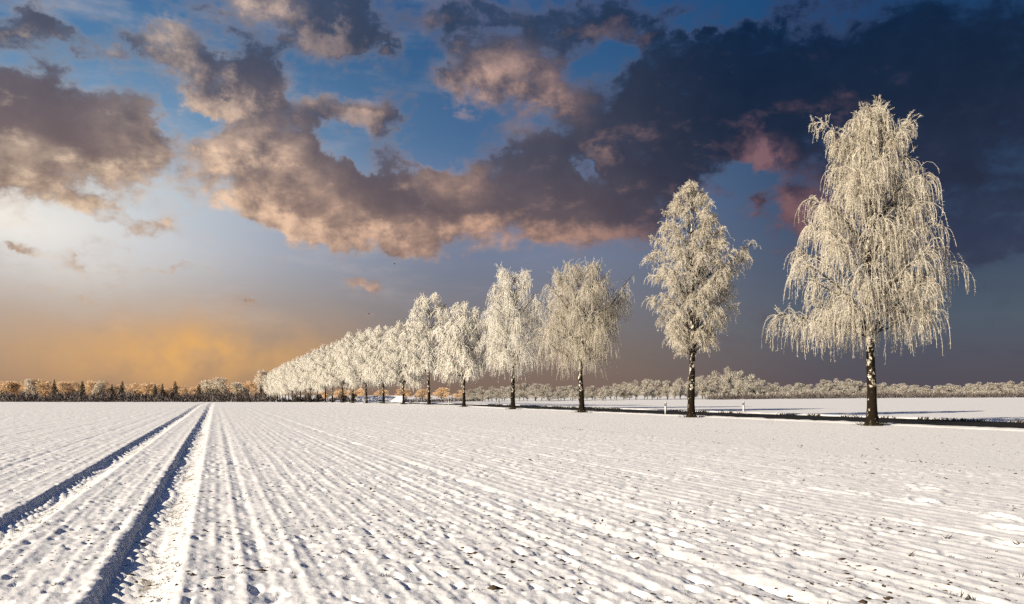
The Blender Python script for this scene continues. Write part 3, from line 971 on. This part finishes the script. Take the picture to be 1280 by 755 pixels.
brown = Pool([(make_puff(201 + k, 9.0, 11.0, 2200, 0.06, 'brown', 14, 0.9, 'brown_tree'), 11.0, 9.0) for k in range(3)])
white = Pool([(make_puff(301 + k, 9.0, 12.0, 1900, 0.14, 'frost_white', 12, 1.0), 12.0, 9.0) for k in range(2)])
con = Pool([(make_conifer(401 + k), 12.0, 5.0) for k in range(2)])
TOP_L = [(-30, 478), (0, 478), (20, 477), (40, 473), (55, 477), (90, 478), (125, 474), (140, 481), (170, 479), (190, 480), (205, 482), (240, 482), (265, 476), (290, 478), (320, 478)]
x = -18.0
while x < 322:
    o = brown.put(x, random.uniform(500, 530), prof(TOP_L, x) + random.uniform(-2.5, 3.0), random.uniform(12, 19))
    marks = [68, 103, 140, 153, 194, 203, 219, 249]
    names_ = ['first', 'second', 'third', 'fourth', 'fifth', 'sixth', 'seventh', 'eighth']
    j = sum(x > m_ for m_ in marks)
    half = ('left of the first dark conifer' if j == 0 else 'right of the eighth dark conifer' if j == 8 else 'between %s and %s dark conifer' % (names_[j - 1], names_[j]))
    tag(o, 'brown frosted tree in the far forest, ' + half, 'tree', 'brown trees of the far forest ' + half)
    x += random.uniform(8, 12)
for px_, top, w in ((38, 473, 9), (124, 475, 9), (262, 475, 14), (276, 471, 14), (297, 477, 13)):
    o = white.put(px_, 492, top, w)
    where = {38: 'above the left edge of the forest', 124: 'between two dark conifers', 262: 'just right of the wheel tracks', 276: 'taller of the pair right of the wheel tracks', 297: 'beside the big round tree'}[px_]
    tag(o, 'pale frosted tree in far forest, ' + where, 'tree', 'pale trees of the far forest')
o = white.put(326, 486, 461, 15, 1)
tag(o, 'large round white frosted tree at the left end of the birch row', 'tree')
CN = ['first', 'second', 'third', 'fourth', 'fifth', 'sixth', 'seventh', 'eighth', 'ninth']
for k, (px_, top, w) in enumerate(((68, 475, 5.5), (103, 477, 6.5), (140, 481, 5), (153, 477, 5.5), (194, 481, 5), (203, 480, 5), (219, 477, 6), (249, 481, 6.5), (-12, 481, 6))):
    if px_ < 0: continue
    o = con.put(px_, 484, top - 1.0, w * 1.25)
    tag(o, 'dark conifer before the brown forest, %s from the left' % CN[k], 'tree', 'dark conifers of the far forest')
for px_, top, w in ((404, 488, 14), (428, 486, 15), (450, 485, 14), (476, 487, 15), (505, 485, 15), (528, 486, 15), (552, 484, 16), (575, 487, 14)):
    o = brown.put(px_, 620, top, w)
    wh = {404: 'above the small shed', 428: 'just right of the small shed', 450: 'at the left end of the long shed', 476: 'behind the middle of the long shed', 505: 'at the right end of the long shed',
          528: 'just left of the sixth birch trunk', 552: 'just right of the sixth birch trunk', 575: 'just left of the fifth birch trunk'}[px_]
    tag(o, 'low brown tree under the far birches, ' + wh, 'tree', 'brown trees behind the far birches')


def scrub(name, pts, h0, h1, depth, n, mat, label, seed, blade=0.5):
    """low tangled undergrowth along a polyline: (x, y) points"""
    rng = np.random.RandomState(seed)
    a = np.array(pts, float)
    s = rng.uniform(0, len(a) - 1, n); k = np.minimum(s.astype(int), len(a) - 2); f = (s - k)[:, None]
    p = a[k] * (1 - f) + a[k + 1] * f + rng.uniform(-depth, depth, (n, 2))
    z = base_z(p[:, 0], p[:, 1])
    hh = rng.uniform(h0, h1, n) * (0.6 + 0.6 * vnoise(p[:, 0] / 4, p[:, 1] / 4, seed))
    zz = z + hh * rng.uniform(0.0, 0.8, n)
    b = np.stack([p[:, 0], p[:, 1], zz], -1)
    d = unit(rng.normal(0, 0.6, (n, 3)) + np.array([0, 0, 1.0])) * (hh * 0.45)[:, None]
    w = unit(np.cross(d, rng.normal(0, 1, (n, 3)))) * blade * rng.uniform(0.4, 1, n)[:, None]
    mb = MB(); mb.add(np.stack([b - w, b + w, b + d], 1), tris=np.arange(n * 3).reshape(-1, 3))
    return tag(mb.build(name, M[mat], None), label, None, None, 'stuff')


scrub('undergrowth', [(at(-30, 480), 480), (at(150, 478), 478), (at(345, 482), 482)], 1.5, 8.0, 4.5, 8500, 'scrub', 'dark bare undergrowth along the foot of the far left forest', 5)
scrub('undergrowth', [(at(345, 470), 488), (at(420, 470), 500), (at(600, 560), 600)], 1.5, 4.0, 3.0, 4000, 'scrub', 'dark bare undergrowth behind the far end of the birch row', 6)
scrub('plantation', [(at(885, 545), 545), (at(1090, 540), 540), (at(1310, 540), 540)], 2.0, 5.2, 4.0, 9000, 'scrub', 'low grey rows of young trees in front of the far right wood', 7, 0.3)
scrub('plantation', [(at(885, 545), 548), (at(1090, 540), 543), (at(1310, 540), 543)], 3.0, 5.2, 3.0, 5000, 'frost_far', 'frosted tips of the young tree rows before the far right wood', 8, 0.3)

shrub = Pool([(make_puff(501 + k, 4.0, 3.4, 900, 0.02, 'scrub', 8, 0.5, 'dark_shrub'), 3.4, 4.0) for k in range(2)])
for px_, Y, top, w, wh in ((386, 330, 491, 5, 'below the left part of the crowded birches'), (397, 335, 492, 4.5, 'left of the small snow roofed shed'), (431, 330, 494, 5, 'right of the small snow roofed shed'), (441, 322, 492, 4, 'at the gable of the long shed'), (370, 345, 493, 5, 'leftmost under the crowded birches')):
    o = shrub.put(px_, Y, top, w)
    tag(o, 'dark bare shrub ' + wh, 'shrub', 'dark shrubs under the far birches')


# ------------------------------------------------------------------ sheds beyond the road
def shed(px0, px1, Y, eave_px, ridge_px, label, depth=7.0):
    xa, xb = at(px0, Y), at(px1, Y)
    xm = (xa + xb) / 2; L = xb - xa
    z0 = gz(xm, Y) - 0.4
    ze = CAM_H + (YH - eave_px) / FPX * Y - z0
    zr = CAM_H + (YH - ridge_px) / FPX * (Y + depth / 2) - z0
    root = empty('field_shed', (xm, Y + depth / 2, z0))
    h = L / 2; d = depth / 2
    wl = MB()
    hw, dw = h - 0.3, d - 0.4
    wl.add([(-hw, -dw, 0), (hw, -dw, 0), (hw, dw, 0), (-hw, dw, 0), (-hw, -dw, ze), (hw, -dw, ze), (hw, dw, ze), (-hw, dw, ze), (-hw, 0, zr - .12), (hw, 0, zr - .12)],
           quads=[(0, 1, 5, 4), (2, 3, 7, 6), (1, 2, 6, 5), (3, 0, 4, 7)], tris=[(5, 6, 9), (7, 4, 8)])
    wl.build('wall', M['planks'], root)
    for sgn, nm in ((-1, 'roof'), (1, 'roof')):
        rf = MB()
        a0, a1 = (-h, sgn * d, ze - .05), (h, sgn * d, ze - .05)
        n_ = 12
        top = [(-h + L * i / n_, sgn * d, ze + 0.12 + 0.04 * random.random()) for i in range(n_ + 1)] + [(-h + L * i / n_, 0, zr + 0.10 + 0.03 * random.random()) for i in range(n_ + 1)]
        bot = [(p[0], p[1], p[2] - 0.22) for p in top]
        m = n_ + 1
        q = []
        for i in range(n_):
            q += [(i, i + 1, m + i + 1, m + i), (2 * m + i + 1, 2 * m + i, 3 * m + i, 3 * m + i + 1), (i + 1, i, 2 * m + i, 2 * m + i + 1)]
        q += [(0, m, 3 * m, 2 * m), (m - 1, 3 * m - 1, 4 * m - 1, 2 * m - 1)]
        rf.add(top + bot, quads=q)
        rf.build(nm, M['roof_snow'], root, False)
    dr = MB(); dr.box(-1.3, 1.3, -dw - 0.06, -dw - 0.01, 0.1, max(1.2, ze - 0.25)); dr.build('door', M['black'], root)
    return tag(root, label, 'shed', 'snow roofed sheds beyond the road')


shed(446, 506, 300, 502.2, 495.2, 'long low field shed with snow covered roof behind the birch trunks')
shed(404, 426, 330, 503.2, 500.2, 'small low shed with snowy roof left of the long shed', 5.0)


# ------------------------------------------------------------------ roadside marker posts
def make_post():
    root = empty('marker_post', (0, 0, 0))
    def prism(name, z0, z1, g, mat, parent, slant=0.0):
        pr = [(-0.07 - g, -0.05 - g), (0.07 + g, -0.05 - g), (0.035 + g, 0.07 + g), (-0.035 - g, 0.07 + g)]
        mb = MB()
        mb.add([(x_, y_, z0) for x_, y_ in pr] + [(x_, y_, z1 + slant * (y_ + 0.05)) for x_, y_ in pr], quads=[(3, 2, 1, 0), (4, 5, 6, 7)] + [(i, (i + 1) % 4, 4 + (i + 1) % 4, 4 + i) for i in range(4)])
        return mb.build(name, mat, parent)
    prism('body', -0.2, 1.05, 0, M['white_paint'], root, -0.5)
    band = prism('black_band', 0.72, 0.93, 0.004, M['black'], root)
    rf = MB(); rf.box(-0.028, 0.028, -0.062, -0.056, 0.76, 0.90); rf.build('reflector', M['reflector'], band)
    return root


post = make_post()
first = True
for (u, near, dist) in ((57.5, 1, 'nearest'), (60.0, 0, 'nearest'), (123.0, 1, 'second'), (126.0, 0, 'second')):
    o = post if first else copy_tree(post)
    first = False
    place(o, u, 35.0 if near else 44.6, TH)
    tag(o, 'white marker post with black band, %s one on the %s side of the road' % (dist, 'field' if near else 'far'), 'post', 'roadside marker posts')


# ------------------------------------------------------------------ two birds far up
def bird(px, py, Y, rz, label):
    root = empty('flying_bird', (at(px, Y), Y, CAM_H + (YH - py) / FPX * Y), rz)
    s = np.linspace(0, 1, 8)
    bd = MB(); bd.tubes(np.stack([s * 0.42 - 0.2, s * 0, 0.02 * np.sin(s * 3)], -1)[None], np.array([[0.005, 0.03, 0.05, 0.055, 0.05, 0.03, 0.025, 0.004]]), 6)
    bd.build('body', M['feather'], root, True)
    for sg in (-1, 1):
        wg = MB()
        wg.add([(0.08, 0, 0.03), (-0.08, 0, 0.03), (0.10, sg * 0.2, 0.14), (-0.07, sg * 0.2, 0.13), (-0.02, sg * 0.45, 0.05)], quads=[(0, 1, 3, 2)], tris=[(2, 3, 4)])
        wg.build('wing', M['feather'], root)
    tl = MB(); tl.add([(-0.17, 0, 0.0), (-0.34, -0.06, 0.01), (-0.34, 0.06, 0.01)], tris=[(0, 1, 2)]); tl.build('tail', M['feather'], root)
    tag(root, label, 'bird')


bird(493, 330, 150, 0.3, 'tiny dark bird flying above the small pink cloud')
bird(461, 392.5, 150, -0.4, 'tiny dark bird low over the far birches')


# ------------------------------------------------------------------ clods and grass that poke through the snow
def scatter():
    rng = np.random.RandomState(77)
    dep = bpy.context.evaluated_depsgraph_get()
    fld = bpy.data.objects['snow_field'].evaluated_get(dep)

    def ground(X, Y):
        out = np.zeros(len(X))
        for k in range(len(X)):
            ok, loc, _, _ = fld.ray_cast((X[k], Y[k], 5), (0, 0, -1))
            out[k] = loc[2] if ok else 0
        return out
    # clods
    n = 6500
    r = 5.5 * (11.0) ** rng.uniform(0, 1, n); a = np.radians(rng.uniform(-38, 38, n))
    X, Y = r * np.sin(a), r * np.cos(a)
    keep = (vnoise(X / 1.4, Y / 1.4, 5) > 0.45) & ((X * CT + Y * ST) < 33)
    X, Y = X[keep], Y[keep]
    ue = rng.uniform(2, 46, 420); ve = 15.9 + rng.normal(0, 0.16, 420)
    ex, ey = uv_xy(ue, ve)
    m_ = vnoise(ue / 1.6, ve * 0, 9) > 0.42
    X, Y = np.concatenate([X, ex[m_]]), np.concatenate([Y, ey[m_]])
    z = ground(X, Y)
    n = len(X)
    sz = rng.uniform(0.005, 0.020, n) * np.where(rng.uniform(0, 1, n) < 0.04, 1.9, 1)
    oc = np.array([(1, 0, 0), (-1, 0, 0), (0, 1, 0), (0, -1, 0), (0, 0, .7), (0, 0, -.7)], float)
    V = oc[None] * rng.uniform(0.5, 1.9, (n, 6, 1)) * np.array([1, 1, 0.6]) * rng.uniform(0.6, 1.6, (n, 1, 3)) * sz[:, None, None] + np.stack([X, Y, z + sz * 0.1], -1)[:, None]
    f = np.array([(0, 2, 4), (2, 1, 4), (1, 3, 4), (3, 0, 4), (2, 0, 5), (1, 2, 5), (3, 1, 5), (0, 3, 5)])
    mb = MB(); mb.add(V.reshape(-1, 3), tris=(f[None] + (np.arange(n) * 6)[:, None, None]).reshape(-1, 3))
    tag(mb.build('soil_clods', M['soil'], None), 'small dark soil clods showing through the snow', None, None, 'stuff')
    # grass tufts: loose ones, big ones, in the right-hand flank of each track, along the far verge
    cx, cy, sc = [], [], []
    for (X0, Y0, s) in ((at(1141, 7.9), 7.9, 1.0), (at(1185, 6.4), 6.4, 0.9), (at(1210, 6.25), 6.25, 1.0), (at(1096, 8.5), 8.5, 1.2), (at(1278, 7.0), 7.0, 1.1), (at(1185, 8.9), 8.9, 1.1), (at(1275, 8.6), 8.6, 0.9), (at(722, 12.8), 12.8, 1.0), (at(535, 9.9), 9.9, .9), (at(725, 7.3), 7.3, 1.0), (at(790, 12.2), 12.2, .8), (at(480, 7.1), 7.1, .8), (at(1000, 25), 25, 1.2)):
        cx.append(X0); cy.append(Y0); sc.append(s)
    for k in range(900):
        rr = 5.5 * 9 ** rng.uniform(0, 1); aa = math.radians(rng.uniform(-38, 38))
        X_, Y_ = rr * math.sin(aa), rr * math.cos(aa)
        if vnoise(np.array([X_ / 2]), np.array([Y_ / 2]), 15)[0] < 0.62: continue
        cx.append(X_); cy.append(Y_); sc.append(rng.uniform(0.25, 0.7))
    for a_, b_ in TRACKS:
        for k in range(420):
            uu = 4 * 10 ** rng.uniform(0, 1)
            if vnoise(np.array([uu / 0.8]), np.array([a_]), 25)[0] < 0.38: continue
            X_, Y_ = uv_xy(uu, rng.uniform(a_ + 0.34, b_ + 0.02))
            if math.hypot(X_, Y_) < 4: continue
            cx.append(X_); cy.append(Y_); sc.append(rng.uniform(0.2, 0.55))
    cx, cy, sc = np.array(cx), np.array(cy), np.array(sc)
    zz = ground(cx, cy)
    nb = 9
    n = len(cx) * nb
    P0 = np.repeat(np.stack([cx, cy, zz - 0.005], -1), nb, 0); S = np.repeat(sc, nb)[:, None]
    P0 = P0 + rng.normal(0, 0.025, (n, 3)) * np.array([1, 1, 0]) * S
    d = rng.normal(0, 0.05, (n, 3)) * np.array([1, 1, 0]) + np.stack([np.zeros(n), np.zeros(n), rng.uniform(0.02, 0.065, n)], -1)
    w = rng.normal(0, 0.006, (n, 3)) * np.array([1, 1, 0])
    mb = MB(); mb.add(np.stack([P0 - w * S, P0 + w * S, P0 + d * S], 1), tris=np.arange(n * 3).reshape(-1, 3))
    # verge grass
    k = 5200
    uu = rng.uniform(14, 130, k)
    far = rng.uniform(0, 1, k) < 0.75
    vv = np.where(far, ROAD[1] - 0.1 + rng.normal(0.2, 0.25, k), ROAD[0] + 0.1 + rng.normal(0, 0.2, k))
    ok = vnoise(uu / 1.7, vv * 0 + far, 35) > 0.40
    uu, vv, far = uu[ok], vv[ok], far[ok]
    X, Y = uv_xy(uu, vv); z = base_z(X, Y)
    n = len(X)
    P0 = np.stack([X, Y, z - 0.02], -1)
    d = np.stack([rng.normal(0, .08, n), rng.normal(0, .08, n), rng.uniform(0.06, 0.26, n) * np.where(far, 1, 0.45)], -1)
    w = np.stack([rng.normal(0, .05, n), rng.normal(0, .02, n), np.zeros(n)], -1)
    mb.add(np.stack([P0 - w, P0 + w, P0 + d], 1), tris=np.arange(n * 3).reshape(-1, 3))
    tag(mb.build('grass', M['grass'], None), 'sparse winter grass poking through the snow and along the verge', None, None, 'stuff')


scatter()
